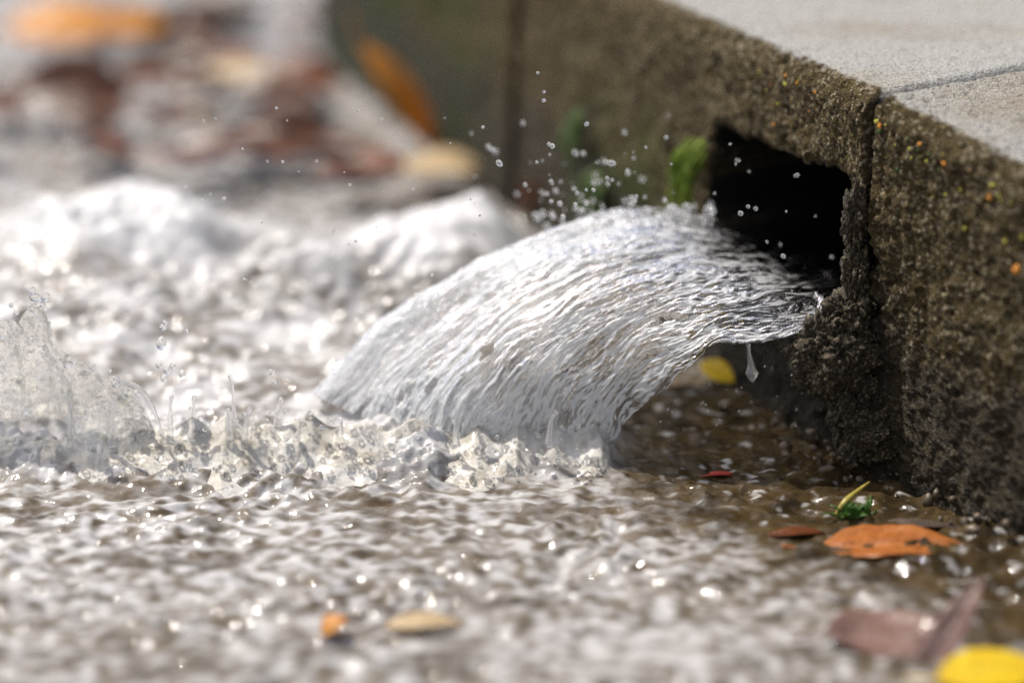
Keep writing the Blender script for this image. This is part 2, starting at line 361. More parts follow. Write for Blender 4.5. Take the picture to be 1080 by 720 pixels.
def gauss(x, y, p, sx, sy): return np.exp(-((x-p[0])/sx)**2-((y-p[1])/sy)**2)
def water_height(X, Y):
    # chop everywhere
    a = np.interp(Y, [-.3, -.02, .05, .4, 1.0], [.0022, .0019, .0016, .0032, .0060])
    kerbx = np.interp(Y, BASE[::-1, 1][np.argsort(BASE[::-1, 1])], BASE[::-1, 0][np.argsort(BASE[::-1, 1])])
    quiet = sstep(.15, .07, kerbx-X+.02*perlin(X*22, Y*30, 91))*sstep(.16, .06, Y)
    a = a*(1-.12*quiet)
    wx = X+.01*perlin(X*18, Y*18, 9); wy = Y+.01*perlin(X*18, Y*18, 4)
    a = a*(.62+.75*sstep(-.4, .5, perlin(X*10+2, Y*16, 77)))
    fr = sstep(.0, .05, np.abs(Y-.005))
    bk = sstep(.12, .4, Y)
    h = a*(1.1*perlin(wx*(42-16*0), wy*62, 1)+1.0*(1-.5*bk)*perlin(wx*115, wy*165, 2)+.55*perlin(wx*210, wy*290, 3)*(1-.5*fr)+.30*perlin(wx*430, wy*520, 3.6)*(1-.8*fr)+.10*perlin(wx*850, wy*950, 1.6)*(1-fr))
    # churn where the jet lands
    zone = sstep(-.026, .010, Y+.010*perlin(X*40, 3, 0)+.006*perlin(X*110, Y*60, 1))*sstep(.055, .02, X)*sstep(.42, .16, Y)
    h += zone*(.007+.0060*fbm(X*16, Y*30, 5, 2)+.0022*ridged(X*60, Y*90, 6)*sstep(.1, .0, Y)+.0022*perlin(X*240, Y*240, 2)*sstep(.06, .0, Y))
    m1 = at_z(455, 262, .030); m2 = at_z(120, 235, .03); m3 = at_z(330, 300, .02); m4 = at_z(60, 330, .02); m5 = at_z(230, 330, .015); m6 = at_z(500, 240, .03)
    mound = .030*gauss(X, Y, m1, .055, .06)+.014*gauss(X, Y, m6, .03, .04)+.038*gauss(X, Y, m2, .085, .06)+.008*gauss(X, Y, m3, .05, .03)+.012*gauss(X, Y, m4, .06, .025)
    h += mound*(1+.30*fbm(X*18, Y*24, 8, 2)+.05*ridged(X*50, Y*60, 2))
    foam_sheen = sstep(.010, .030, mound+.010*fbm(X*40, Y*40, 3, 3))*(.9+.1*perlin(X*90, Y*90, 3))
    foam_sheen = np.maximum(foam_sheen, zone*(.15+.62*sstep(-.1, .5, fbm(X*26, Y*46, 12, 3)+.5*sstep(.05, .0, Y))))
    foam_sheen = np.maximum(foam_sheen, .45*sstep(.35, .75, fbm(X*26, Y*42, 21, 3))*sstep(.08, .3, Y))
    lf = sstep(.02, -.12, X)*sstep(-.2, -.02, Y)
    fn = fbm(X*125, Y*175, 31, 2)+.3*perlin(X*14, Y*22, 3)
    foam_sheen = np.maximum(foam_sheen, (.60+.14*lf)*sstep(-.50, .60, fn)*(1-quiet)); foam_sheen = np.maximum(foam_sheen, .42*quiet*sstep(.35, .75, fn))  # calm water: pale flecks painted in for silvery sky reflections and glints
    patch = sstep(.10, .55, fbm(X*30, Y*62, 45, 3))*sstep(.03, -.01, Y); foam_sheen = foam_sheen*(1-.75*patch)
    clear = np.clip(quiet*1.1+.55*sstep(.1, .7, fbm(X*60, Y*95, 41, 3))+.5*patch, 0, 1)*(1-foam_sheen)  # beside the kerb, dark clear-water colour also paints in the kerb's reflection
    # bank up gently against the kerb, keep under it
    return h, np.clip(foam_sheen, 0, 1), clear
def dense(lo, hi, dlo, dhi, fine, coarse, g=1.03):
    mid = np.arange(dlo, dhi, fine); a = dlo-growth(fine, dlo-lo, fine, g, coarse); b = dhi+growth(0, hi-dhi, fine, g, coarse)
    return np.concatenate([a[::-1], mid, b])
xs = dense(-1.6, 1.2, -.235, .20, .0006, .05, 1.05); ys = dense(-1.3, 2.2, -.05, .13, .0006, .05, 1.012)
WX, WY = np.meshgrid(xs, ys); WH, WFO, WCL = water_height(WX, WY)
ww = mesh_obj('water', np.stack([WX, WY, WH], -1).reshape(-1, 3), grid_faces(len(ys), len(xs)), M_stream)
fattr(ww, 'foam', WFO); fattr(ww, 'clear', WCL); tag(ww, kind='structure')

# ------------------------------------------------------------------ the jet
def bspl(P_, n):
    """clamped Catmull-Rom through control points along axis 0"""
    k = len(P_); t = np.linspace(0, k-1-1e-9, n); i = t.astype(int); f = (t-i)[:, None]
    sh = P_.reshape(k, -1); g = lambda j: sh[np.clip(j, 0, k-1)]
    a, b, c, d = g(i-1), g(i), g(i+1), g(i+2)
    r = .5*((2*b)+(-a+c)*f+(2*a-5*b+4*c-d)*f**2+(-a+3*b-3*c+d)*f**3)
    return r.reshape((n,)+P_.shape[1:])
LIP = .055
def J(px, py, Y): return at_y(px, py, Y)
rows = np.array([
    [J(900, 316, .012), J(868, 341, .001), J(812, 356, -.004), J(752, 366, -.006), J(702, 402, -.005), J(664, 440, -.001), J(640, 486, .004)],
    [J(885, 298, .030), J(850, 309, .020), J(780, 316, .012), J(705, 334, .008), J(640, 372, .005), J(590, 420, .004), J(556, 484, .006)],
    [J(860, 276, .056), J(815, 280, .046), J(740, 280, .036), J(650, 300, .026), J(570, 342, .016), J(505, 400, .008), J(468, 462, .004)],
    [J(820, 254, .088), J(772, 248, .076), J(700, 242, .064), J(610, 258, .052), J(515, 308, .042), J(440, 372, .032), J(388, 442, .024)],
    [J(780, 240, .122), J(742, 231, .108), J(680, 226, .094), J(595, 240, .080), J(500, 282, .066), J(405, 345, .052), J(334, 418, .040)],
    [J(778, 262, .130), J(742, 258, .120), J(680, 250, .110), J(600, 262, .098), J(505, 300, .084), J(410, 362, .068), J(345, 430, .052)],
])
inner = rows[:, :1]+np.array([.845, .535, 0])[None, None, :]*.10+np.array([0, 0, -.002])
ctl = np.concatenate([inner, rows], 1)
NS, NT = 560, 820
g1_ = bspl(ctl, NS); G = np.swapaxes(bspl(np.swapaxes(g1_, 0, 1), NT), 0, 1)
dA = np.gradient(G, axis=1); dB = np.gradient(G, axis=0)
LA = np.cumsum(np.linalg.norm(dA, axis=2), 1); LB = np.cumsum(np.linalg.norm(dB, axis=2), 0)
LB = LB[:, NT//3:NT//3+1]+0*LA
nrm = np.cross(dA, dB); nrm /= np.linalg.norm(nrm, axis=2)[..., None]+1e-12
if nrm[NS//2, NT//2, 2] < 0: nrm = -nrm
tpar = np.linspace(0, 1, NT)[None, :]+0*LA; spar = np.linspace(0, 1, NS)[:, None]+0*LA
fall = sstep(.15, .55, tpar); far = sstep(.35, .9, spar)
warp = .0035*perlin(LA*40, LB*60, 5)
q = LB+warp
a1 = perlin(LA*38+.8*perlin(LA*60, q*80, 8), q*170, 1); a2 = ridged(LA*95, q*420, 2); a3 = perlin(LA*210, q*820, 3); a4 = perlin(LA*380, q*1250, 4)
a5 = fbm(LA*28, LB*34, 6, 2); a6 = perlin(LA*150, q*440, 11)
gate = .5+.5*perlin(LA*45, LB*60, 17)
disp = (.0004+.0004*fall)*a1+(.00022+.00030*fall)*a2*gate+(.00045+.00025*fall)*a6+.00058*a3*(.4+gate)+.00042*a4+(.0006+.0032*far)*a5*sstep(0, .35, tpar)
disp += far*(.0018*np.maximum(0, perlin(LA*190, LB*230, 9))+.0008*perlin(LA*300, LB*340, 19))
rough_ = .45+.75*sstep(-.3, .5, perlin(LA*22, LB*40, 51))
disp = disp*rough_+fall*(.0026*perlin(LA*9, LB*60, 61)+.0009*ridged(LA*14, (LB+2*warp)*150, 63))*sstep(.02, .15, spar)
ragged = (.005*perlin(LA*60, 2.2, 1)+.0012*perlin(LA*150, 2.2, 5)+.0004*perlin(LA*400, 1.2, 5))*sstep(.10, .0, spar)
topG = G+nrm*disp[..., None]+(dB/(np.linalg.norm(dB, axis=2)[..., None]+1e-9))*ragged[..., None]
thick = .0030+.0012*perlin(LA*30, LB*120, 14)
thick = thick*(.25+.75*sstep(0, .08, spar))
disp2 = .0003*perlin(LA*30, LB*160, 24)
calm = 0
botG = topG-nrm*(thick+disp2+.75*disp)[..., None]
co, fc = closed_grid(topG, botG)
tear = perlin(LA*34, LB*150, 71)+.5*perlin(LA*80, LB*260, 72)
kill = ((tear > .52) & (tpar > .70) & (spar > .30) & (spar < .9)).ravel(); kill = np.concatenate([kill, kill])
fc = fc[~kill[fc].all(1)]
jo = mesh_obj('water_jet', co, fc, M_jet, loc=tuple(G[NS//2, NT//2]))
st_ = .7*perlin(LA*45, q*330, 31)+.9*perlin(LA*110, q*780, 33)+.55*perlin(LA*16, LB*50, 35)+.6*perlin(LA*240, q*1300, 36)
aer = .80*sstep(.22, .62, st_+.34*fall+.12*far+.2*sstep(.7, .95, tpar))*sstep(.02, .35, tpar)+.10*far*sstep(.25, .5, tpar)
aer = aer*(1-.8*sstep(.25, .6, a3))
aer = np.clip(aer*sstep(.12, .45, tpar), 0, .85)
fattr(jo, 'aer', np.concatenate([aer.ravel(), .12*aer.ravel()]))
tag(jo, 'clear streaked sheet of water gushing from the dark kerb outlet', 'water jet')

# ------------------------------------------------------------------ sharp splash ridges at the focus
import bmesh
_bm = bmesh.new(); bmesh.ops.create_icosphere(_bm, subdivisions=2, radius=1)
BEAD_V = np.array([v.co[:] for v in _bm.verts]); BEAD_F = np.array([[w_.index for w_ in q_.verts] for q_ in _bm.faces]); _bm.free()
def ridge(name, prof, Y0, w0, w1, zb, amp, label, cat, nx=700, ny=260, seed=0.0, aerk=.35, froth=900, env_p=.9, mat=None):
    """a closed body of water whose crest follows a profile of photo pixels at depth Y0"""
    pts = np.array([at_y(x, y, Y0) for x, y in prof]); X = np.linspace(pts[0, 0], pts[-1, 0], nx); hz = np.interp(X, pts[:, 0], pts[:, 2])
    k = np.hanning(9); k /= k.sum(); hz = np.convolve(np.pad(hz, 4, mode='edge'), k, 'valid')+.0007*perlin(X*110, seed, 1)+.0012*np.maximum(0, perlin(X*260, seed, 2)-.3)
    v = np.linspace(-1, 1, ny)
    XX = X[None, :]+0*v[:, None]; VV = v[:, None]+0*XX
    wid = np.where(VV < 0, w0, w1)
    YY = Y0+VV*wid*(1+.35*perlin(XX*45, 2.5, seed))+.003*perlin(XX*60, VV*2, seed)
    env = np.maximum(0, 1-np.abs(VV))**env_p*(1+.14*perlin(XX*70, VV*2.5, seed+4))
    endf = sstep(0, .02, (XX-X[0])/(X[-1]-X[0]))*sstep(1, .97, (XX-X[0])/(X[-1]-X[0])) if False else 1
    ZZ = (zb-.016)+np.maximum(hz[None, :]-zb+.016, 0)*env
    G = np.stack([XX, YY, ZZ], -1); dA = np.gradient(G, axis=1); dB = np.gradient(G, axis=0); n = np.cross(dA, dB); n /= np.linalg.norm(n, axis=2)[..., None]+1e-12
    n[n[..., 2] < 0] *= -1
    wv = .0025*perlin(XX*120, YY*120, 8)
    d = amp*(1.3*fbm(XX*55, YY*70, seed, 2)+.8*perlin((XX+wv)*130, (YY-wv)*170, seed)+.30*perlin((XX+wv)*260, (YY+wv)*330, seed)+.08*perlin(XX*560, YY*640, seed))
    T = G+n*d[..., None]
    B = T.copy(); B[..., 2] = np.minimum(T[..., 2]-.004, zb-.022)
    co, fc = closed_grid(T, B)
    c = (float(X.mean()), Y0, zb)
    o = mesh_obj(name, co, fc, mat or M_spl, loc=c)
    a = np.clip(aerk+.36*fbm(XX*45, YY*90, 3, 2)+.25*perlin(XX*200, YY*300, 9), .0, 1)
    fattr(o, 'aer', np.concatenate([a.ravel(), a.ravel()]))
    # froth beads riding on it
    sel = np.argwhere(T[..., 2] > zb*.5); pk = sel[RS.randint(0, len(sel), froth)]
    c0 = T[pk[:, 0], pk[:, 1]]+n[pk[:, 0], pk[:, 1]]*RS.uniform(-.0004, .0012, froth)[:, None]
    r0 = .00025+.0013*RS.rand(froth)**5
    sq = RS.uniform(.75, 1.3, (froth, 1, 3))
    V = c0[:, None]+BEAD_V[None]*r0[:, None, None]*sq; F_ = BEAD_F[None]+(np.arange(froth)*len(BEAD_V))[:, None, None]
    fo_ = mesh_obj('froth', V.reshape(-1, 3), F_.reshape(-1, 3), M_lens, o, c); fo_['kind'] = 'stuff'
    return tag(o, label, cat)
ridge('landing_splash', [(-90, 462), (-40, 465), (0, 460), (30, 464), (60, 462), (95, 456), (118, 460), (150, 456), (185, 447), (205, 440), (222, 447), (238, 438), (250, 446), (275, 450), (300, 444), (318, 448), (330, 440), (352, 450), (385, 446), (405, 450), (430, 447), (470, 452), (500, 449), (520, 453), (545, 447), (560, 452), (590, 450), (606, 455), (622, 451), (634, 456), (642, 468), (650, 500)],
      .004, .046, .034, .001, .0008, 'churning cream froth where the falling jet hits the road', 'splash', seed=6.0, aerk=.55, nx=1500, froth=2600, env_p=1.0, mat=M_churn)

def sheet_splash(name, layers, label):
    """upright curling films of water: each layer is a thin closed shell whose crest follows photo pixels at its own depth"""
    first = None
    for k, (prof, Y0, lean, thick) in enumerate(layers):
        nx, nz = 520, 330
        pts = np.array([at_y(x, y, Y0) for x, y in prof]); X = np.linspace(pts[0, 0], pts[-1, 0], nx)
        hz = np.interp(X, pts[:, 0], pts[:, 2])+.0016*perlin(X*170, k+.5, 1)+.0026*np.maximum(0, perlin(X*260, k+.5, 2))
        v = np.linspace(0, 1, nz)[:, None]; XX = X[None, :]+.004*v*perlin(X*60, 3, k)[None, :]; ZZ = -.004+v*(np.maximum(hz, .002)[None, :]+.004)
        YY = Y0+lean*(v-1)**2-.006*np.sin(v*2.2)+.004*perlin(XX*50, ZZ*50, k+3)+.0016*fbm(XX*150, ZZ*120, k+8, 2)
        th = thick*(1.15-.75*v)
        f1 = .0010*perlin(XX*170, ZZ*170, k+11)+.0008*perlin(XX*380, ZZ*380, k+12)+.00034*perlin(XX*800, ZZ*800, k+13)
        f2 = .00080*perlin(XX*190, ZZ*190, k+21)+.00055*perlin(XX*400, ZZ*400, k+22)+.00020*perlin(XX*800, ZZ*800, k+23)
        F_ = np.stack([XX, YY-th/2-f1, ZZ], -1); B_ = np.stack([XX, YY+th/2+f2, ZZ], -1)
        co, fc = closed_grid(F_, B_[:, :])
        c = (float(X.mean()), Y0, 0)
        o = mesh_obj(name if first is None else 'film', co, fc, M_spl, first, c)
        a = .75*sstep(.15, .55, perlin(XX*300, ZZ*300, k+31)+.6*perlin(XX*90, ZZ*90, k+32)+.4*perlin(XX*850, ZZ*850, k+33))+.04
        fattr(o, 'aer', np.concatenate([a.ravel(), a.ravel()]))
        if first is None: first = tag(o, label, 'splash')
        sel = np.argwhere(ZZ > .004); n_ = 900; pk = sel[RS.randint(0, len(sel), n_)]
        c0 = F_[pk[:, 0], pk[:, 1]]+RS.normal(0, .0012, (n_, 3)); r0 = .00025+.0013*RS.rand(n_)**4
        V = c0[:, None]+BEAD_V[None]*r0[:, None, None]*RS.uniform(.75, 1.3, (n_, 1, 3)); Fq = BEAD_F[None]+(np.arange(n_)*len(BEAD_V))[:, None, None]
        fo_ = mesh_obj('froth', V.reshape(-1, 3), Fq.reshape(-1, 3), M_lens, first, c); fo_['kind'] = 'stuff'
sheet_splash('splash', (
    ([(-120, 360), (-60, 345), (-30, 335), (-12, 342), (0, 332), (14, 327), (22, 338), (30, 326), (36, 318), (44, 314), (50, 334), (58, 362), (78, 378), (92, 376), (108, 392), (135, 402), (152, 410), (163, 432), (172, 456), (190, 492)], .010, .030, .0042),),
    'pointed splash of clear water leaping up at the left edge of the stream')

# ------------------------------------------------------------------ droplets and strands
import bmesh
_bm = bmesh.new(); bmesh.ops.create_icosphere(_bm, subdivisions=3, radius=1)
for v in _bm.verts: v.co *= 1+.06*math.sin(3*v.co.x+2*v.co.z)
for f in _bm.faces: f.smooth = True
drop_me = bpy.data.meshes.new('droplet'); _bm.to_mesh(drop_me); _bm.free(); drop_me.materials.append(M_drop)
clear_me = drop_me.copy(); clear_me.name = 'clear_droplet'; clear_me.materials.clear(); clear_me.materials.append(M_lens)
GR = 'water droplets flying above the stream'
def drop(px, py, Y, rpx, label):
    o = bpy.data.objects.new('droplet', clear_me if py > 300 and px < 640 else drop_me); COL.objects.link(o); o.location = at_y(px, py, Y)
    dist = (np.array(o.location)-C0)@FW; r = rpx*dist/FP
    o.scale = (r*random.uniform(.8, 1.1), r, r*random.choice((1, 1, 1.15, 1.3, 1.7))); o.rotation_euler = (random.random()*3, random.random()*3, random.random()*3)
    tag(o, label, 'droplet', GR)
L_a = 'tiny round water droplet flying in front of the brown kerb face'
for (x, y, r) in ((515, 155, 3), (523, 160, 3), (527, 172, 4), (519, 158, 2.5), (567, 77, 2), (574, 97, 2), (573, 106, 2.2), (551, 130, 3), (583, 154, 3.2), (607, 161, 3.5), (619, 131, 2.5), (645, 172, 3.5), (662, 182, 3), (677, 189, 4), (641, 194, 3),
                  (626, 193, 3.5), (583, 228, 4), (594, 228, 3), (582, 192, 2.5), (705, 122, 2), (703, 145, 2.5), (554, 195, 3), (497, 141, 2), (660, 210, 2), (612, 210, 2.5)):
    drop(x+random.uniform(-.5, .5), y, random.uniform(.02, .10), r*.85, L_a)
for (x, y, r) in ((778, 169, 3), (790, 181, 2.4), (776, 173, 2), (840, 185, 3), (781, 225, 4), (789, 218, 3), (797, 220, 3.5), (829, 223, 2), (860, 228, 2), (826, 270, 4), (823, 258, 2), (809, 255, 2), (877, 271, 3), (770, 152, 2)):
    drop(x, y, .015+random.uniform(0, .04), r*.7, 'small water droplet flying in front of the black outlet hole')
for k in range(46):
    x = random.uniform(190, 520); y = random.uniform(110, 300); drop(x, y, random.uniform(.0, .06), random.uniform(.7, 1.8), 'fine speck of spray over the blurred foaming background')
for k in range(40):
    t = random.random(); x = 560+190*t+random.uniform(-8, 8); y = 240-12*math.sin(t*3)-random.expovariate(.12); drop(x, y, .085+random.uniform(-.02, .01), random.uniform(1.2, 3.8), 'blurred water droplet bouncing along the upper crest of the jet')
for (x, y, r) in ((709, 222, 7), (718, 228, 8), (724, 219, 5), (703, 231, 6), (748, 222, 6), (740, 232, 6)):
    drop(x, y, .07, r, 'large bright water droplet at the jet crest beside the green moss')
for k in range(36):
    x = random.uniform(640, 860); y = random.uniform(372, 470); drop(x, y, random.uniform(-.02, .03), random.uniform(.6, 1.6), 'fine speck of spray in the shadow under the jet')
for (x, y, r) in ((33, 306, 4), (38, 314, 5), (48, 313, 6), (36, 325, 5.5), (45, 321, 4), (172, 345, 4.5), (174, 340, 3), (197, 349, 2.5), (170, 362, 6), (168, 385, 4), (176, 390, 5), (182, 386, 4), (192, 394, 4), (173, 398, 5), (12, 322, 3), (100, 386, 2.5), (116, 390, 3), (287, 392, 4), (290, 402, 3)):
    drop(x, y, .004+random.uniform(-.004, .006), r*.9, 'sharp clear water droplet thrown up beside the pointed splash')
for k in range(40):
    x = random.uniform(180, 640); y = random.uniform(425, 470) if x < 330 else random.uniform(440, 475); drop(x, y, random.uniform(-.016, .0), random.uniform(1., 3.), 'clear water bead tossed up from the churning froth')

for k in range(62):
    a_ = random.random(); x = random.gauss(625, 60); y = 225-abs(random.gauss(0, 45)); drop(x, y, random.uniform(.03, .10), random.uniform(.8, 2.8)*(.7+.6*a_), L_a)
def tube(name, pts, radii, mat, parent=None, n=10, loc=None, steps=24):
    pts = bspl(np.array(pts, float), steps); rr = np.interp(np.linspace(0, 1, steps), np.linspace(0, 1, len(radii)), radii)
    t = np.gradient(pts, axis=0); t /= np.linalg.norm(t, axis=1)[:, None]+1e-12
    ref = np.array([0, 1, .3]); a = np.cross(t, ref); a /= np.linalg.norm(a, axis=1)[:, None]+1e-9; b = np.cross(t, a)
    th = np.linspace(0, 2*math.pi, n, endpoint=False)
    g = pts[:, None]+rr[:, None, None]*(a[:, None]*np.cos(th)[None, :, None]+b[:, None]*np.sin(th)[None, :, None])
    i = np.arange(steps-1)[:, None]*n; j = np.arange(n)[None, :]; jn = (j+1) % n
    f = np.stack([i+j, i+jn, i+n+jn, i+n+j], -1).reshape(-1, 4).tolist()
    f.append(list(range(n))[::-1]); f.append([(steps-1)*n+q for q in range(n)])
    return mesh_obj(name, g.reshape(-1, 3), f, mat, parent, tuple(pts[0]) if loc is None else loc)
LF = 'thin clear finger of water flung up from the landing froth'
for k in range(22):
    x = random.uniform(60, 640); y = 452; hgt = random.uniform(10, 30)*(1.3 if x < 330 else .7); ln = random.uniform(-14, 10); Y_ = random.uniform(-.012, .014)
    s_ = tube('water_strand', [at_y(x, y+18, Y_), at_y(x+ln*.25, y-hgt*.4, Y_), at_y(x+ln*.7, y-hgt*.85, Y_+.001), at_y(x+ln, y-hgt, Y_+.001)], [.0016, .0011, .0007, .0005, .0010, .0003], M_drop, n=12); tag(s_, LF, 'water strand', 'fingers of water over the landing froth')
s_ = tube('water_strand', [at_y(x, y, -.004) for x, y in ((118, 398), (145, 408), (158, 424), (166, 442), (171, 458))], [.0006, .0011, .0009, .0007, .0004], M_drop); tag(s_, 'dark curved thread of water arching off the right flank of the splash', 'water strand')
s_ = tube('water_strand', [at_y(x, y, -.002) for x, y in ((241, 396), (245, 408), (246, 424), (248, 445))], [.0004, .0007, .0005, .0012], M_drop); tag(s_, 'thin upright spike of water standing out of the froth', 'water strand')
s_ = tube('water_strand', [at_y(x, y, .012) for x, y in ((789, 356), (790, 372), (792, 384), (793, 394), (793, 402))], [.0009, .0006, .0012, .0026, .0004], M_drop); tag(s_, 'drip hanging from the underside of the jet with a round bead', 'water strand')

# ------------------------------------------------------------------ leaves, twigs, moss, stones
def leaf(px, py, z, L, W, mat, yaw, label, pitch=0.0, roll=0.0, curl=.25, cat='leaf', wav=.04, stem=True, fold=.15, name='fallen_leaf', centre=None, group=None):
    from mathutils import Euler, Matrix
    if py < 200 and centre is None: z += .009
    n, m = 60, 21
    s = np.linspace(0, 1, n)[:, None]; t = np.linspace(-1, 1, m)[None, :]
    wd = np.sin(np.pi*np.clip(s, 0, 1)**.85)**.8*(1+.025*np.sin(s*40)*np.abs(t))
    X = (s-.5)*L+0*t; Y = t*W*.5*wd
    Z = -curl*L*((s-.5)**2)*1.0+fold*np.abs(Y)+wav*L*.3*perlin(s*3+px*.1, t*1.2+py, 1)-.0006*np.exp(-(t/.12)**2)
    top = np.stack([X, Y, Z+0*t], -1); bot = top.copy(); bot[..., 2] -= .0004
    co, fc = closed_grid(top, bot)
    R = np.array(Euler((roll, pitch, yaw)).to_matrix())
    c = at_z(px, py, z) if centre is None else np.array(centre)
    co = co@R.T+c
    o = mesh_obj(name, co, fc, mat, loc=tuple(c)); tag(o, label, cat, group)
    k_ = np.abs(((s*11-np.abs(t)*1.7) % 1)-.5)*2; vn = np.maximum(sstep(.86, 1, k_)*(1-.5*np.abs(t)), sstep(.10, .03, np.abs(t))+0*s)
    fattr(o, 'vein', np.concatenate([vn.ravel(), vn.ravel()]))
    if stem:
        sp = np.array([(-.5*L, 0, -.25*curl*L), (-.62*L, .01*L, -.2*curl*L), (-.75*L, .04*L, -.1*curl*L)])@R.T+c
        tube('leaf_stem', sp, [.0007, .0006, .0008], mat, o, 6, tuple(sp[0]), 10)
    return o
leaf(942, 573, .0006, .054, .025, M_lo, rad(4), 'orange leaf floating flat on the brown water by the kerb', curl=.12, wav=.12, roll=.06)
leaf(940, 672, .0000, .046, .030, M_lp, rad(10), 'blurred curled pinkish leaf lying in the near water', roll=.12, curl=-.35, wav=.14)
leaf(1000, 665, .008, .046, .011, M_lp, rad(40), 'blurred pinkish leaf tilted up on its edge beside the curled one', pitch=-.75, roll=.5, curl=.2, stem=False)
leaf(1052, 709, .004, .040, .028, M_ly, rad(8), 'bright yellow leaf in the near right corner', curl=.1)
leaf(351, 657, .004, .010, .011, M_la, rad(20), 'small amber leaf scrap on the near rippled water', stem=False, curl=.5, pitch=-.5)
leaf(446, 655, .003, .026, .012, M_lc, rad(5), 'cream leaf blurred on the near rippled water', stem=False)
leaf(757, 391, 0, .017, .011, M_ly, rad(-30), 'small yellow leaf caught below the jet', pitch=.35, centre=at_z(757, 391, .006), roll=.5, stem=False)
leaf(425, 100, .02, .074, .018, M_la, rad(8), 'orange brown leaf propped upright against the far kerb', pitch=rad(58), centre=at_z(428, 104, .034), roll=rad(70), curl=.7)
leaf(561, 208, .02, .030, .014, M_lr, rad(80), 'small russet leaf stuck upright on the kerb behind the jet', centre=at_z(561, 210, .018), pitch=rad(60), curl=.2, stem=False)
leaf(72, 26, .010, .080, .050, M_la, rad(6), 'amber leaf lying far back at the upper left', curl=.15, roll=.35)
leaf(140, 24, .012, .045, .030, M_la, rad(20), 'smaller amber leaf overlapping the far amber one', curl=.15, roll=.5, stem=False)
leaf(80, 92, .016, .065, .045, M_lb, rad(15), 'dark brown curled leaf on wet ground at far left', roll=.7, curl=.4)
leaf(316, 78, .012, .050, .030, M_lr, rad(-10), 'russet brown leaf far back near the end of the kerb', roll=.6, curl=.4)
leaf(316, 126, .008, .030, .022, M_lb, rad(30), 'dark brown leaf in front of the far russet leaf', roll=.5, curl=.6, stem=False)
leaf(205, 44, .010, .050, .020, M_lr, rad(3), 'small russet leaf below the dark far twig', stem=False)
leaf(340, 160, .006, .085, .030, M_lr, rad(4), 'flat russet leaf on the wet ground beside the kerb base', curl=.05)
leaf(452, 178, .008, .050, .024, M_lc, rad(-4), 'pale leaf blurred at the foot of the kerb', curl=.1)
leaf(236, 232, .008, .030, .014, M_lo, rad(4), 'small orange leaf adrift between the two foam mounds', stem=False)
leaf(130, 115, .008, .060, .026, M_lb, rad(-8), 'flat dark brown leaf on wet ground below the dark leaf', curl=.1)
leaf(30, 94, .010, .040, .026, M_lb, rad(-12), 'dark brown leaf at the frame edge left of the curled one', roll=.5, curl=.4, stem=False)
leaf(760, 499, .000, .017, .0035, M_red, rad(2), 'thin red leaf scrap afloat in front of the jet', stem=False)
leaf(840, 560, .001, .022, .007, M_lr, rad(8), 'narrow orange scrap left of the floating orange leaf', stem=False)
leaf(965, 552, .001, .040, .008, M_twig, rad(2), 'thin dark bark flake behind the floating orange leaf', stem=False, name='bark_flake', cat='bark')
tw = tube('twig', [at_z(x, y, .014) for x, y in ((135, 26), (180, 24), (225, 16), (275, 18))], [.008, .014, .012, .006], M_twig); tag(tw, 'dark blurred twig lying far back on the wet road', 'twig')
tw = tube('twig', [at_z(x, y, .010) for x, y in ((85, 128), (110, 136), (125, 150), (120, 160))], [.003, .006, .005, .002], M_twig); tag(tw, 'short bent dark twig below the curled brown leaf', 'twig')

kinds = ((M_lb, 'dark brown leaf lying blurred among the litter on the far wet ground'), (M_lr, 'russet leaf lying blurred among the litter on the far wet ground'), (M_lp, 'dull pinkish leaf lying blurred among the litter on the far wet ground'), (M_lc, 'pale tan leaf lying blurred among the litter on the far wet ground'))
for k in range(44):
    mt, lab = kinds[(0, 0, 1, 0, 2, 0, 1, 0, 3, 0, 1)[k % 11]]
    px = random.uniform(-30, 330) if k % 3 else random.uniform(150, 470); py = random.uniform(-5, 165) if px < 330 else random.uniform(110, 185)
    leaf(px, py, random.uniform(.006, .014), random.uniform(.025, .055), random.uniform(.014, .028), mt, random.uniform(-.6, .6), lab, roll=random.uniform(-.1, .7), curl=random.uniform(0, .6), stem=False, group='leaf litter on the far wet ground')

bl = empty('grass_blade', at_z(880, 542, 0)); tag(bl, 'straw coloured grass blade with a green sprig stuck in the water', 'grass blade')
b0 = np.array([at_z(880, 545, 0), at_z(893, 527, .006), at_y(917, 508, -.035)])
tube('blade', b0, [.0004, .0012, .0003], M_blade, bl)
for k in range(34):
    p = at_z(898+random.uniform(-18, 22), 545+random.uniform(-4, 3), .001); q = p+np.array([random.uniform(-.007, .007), random.uniform(-.004, .004), random.uniform(.002, .007)])
    tube('sprig', [p, (p+q)/2+np.array([.0008, 0, .0006]), q], [.0003, .0006, .0002], M_weed, bl, 6, None, 8)

def on_slab(s, px, py):
    from mathutils import Vector
    hit, hp, hn, _ = s.ray_cast(Vector(C0)-s.location, Vector(ray(px, py)).normalized())
    return np.array(hp+s.location) if hit else None
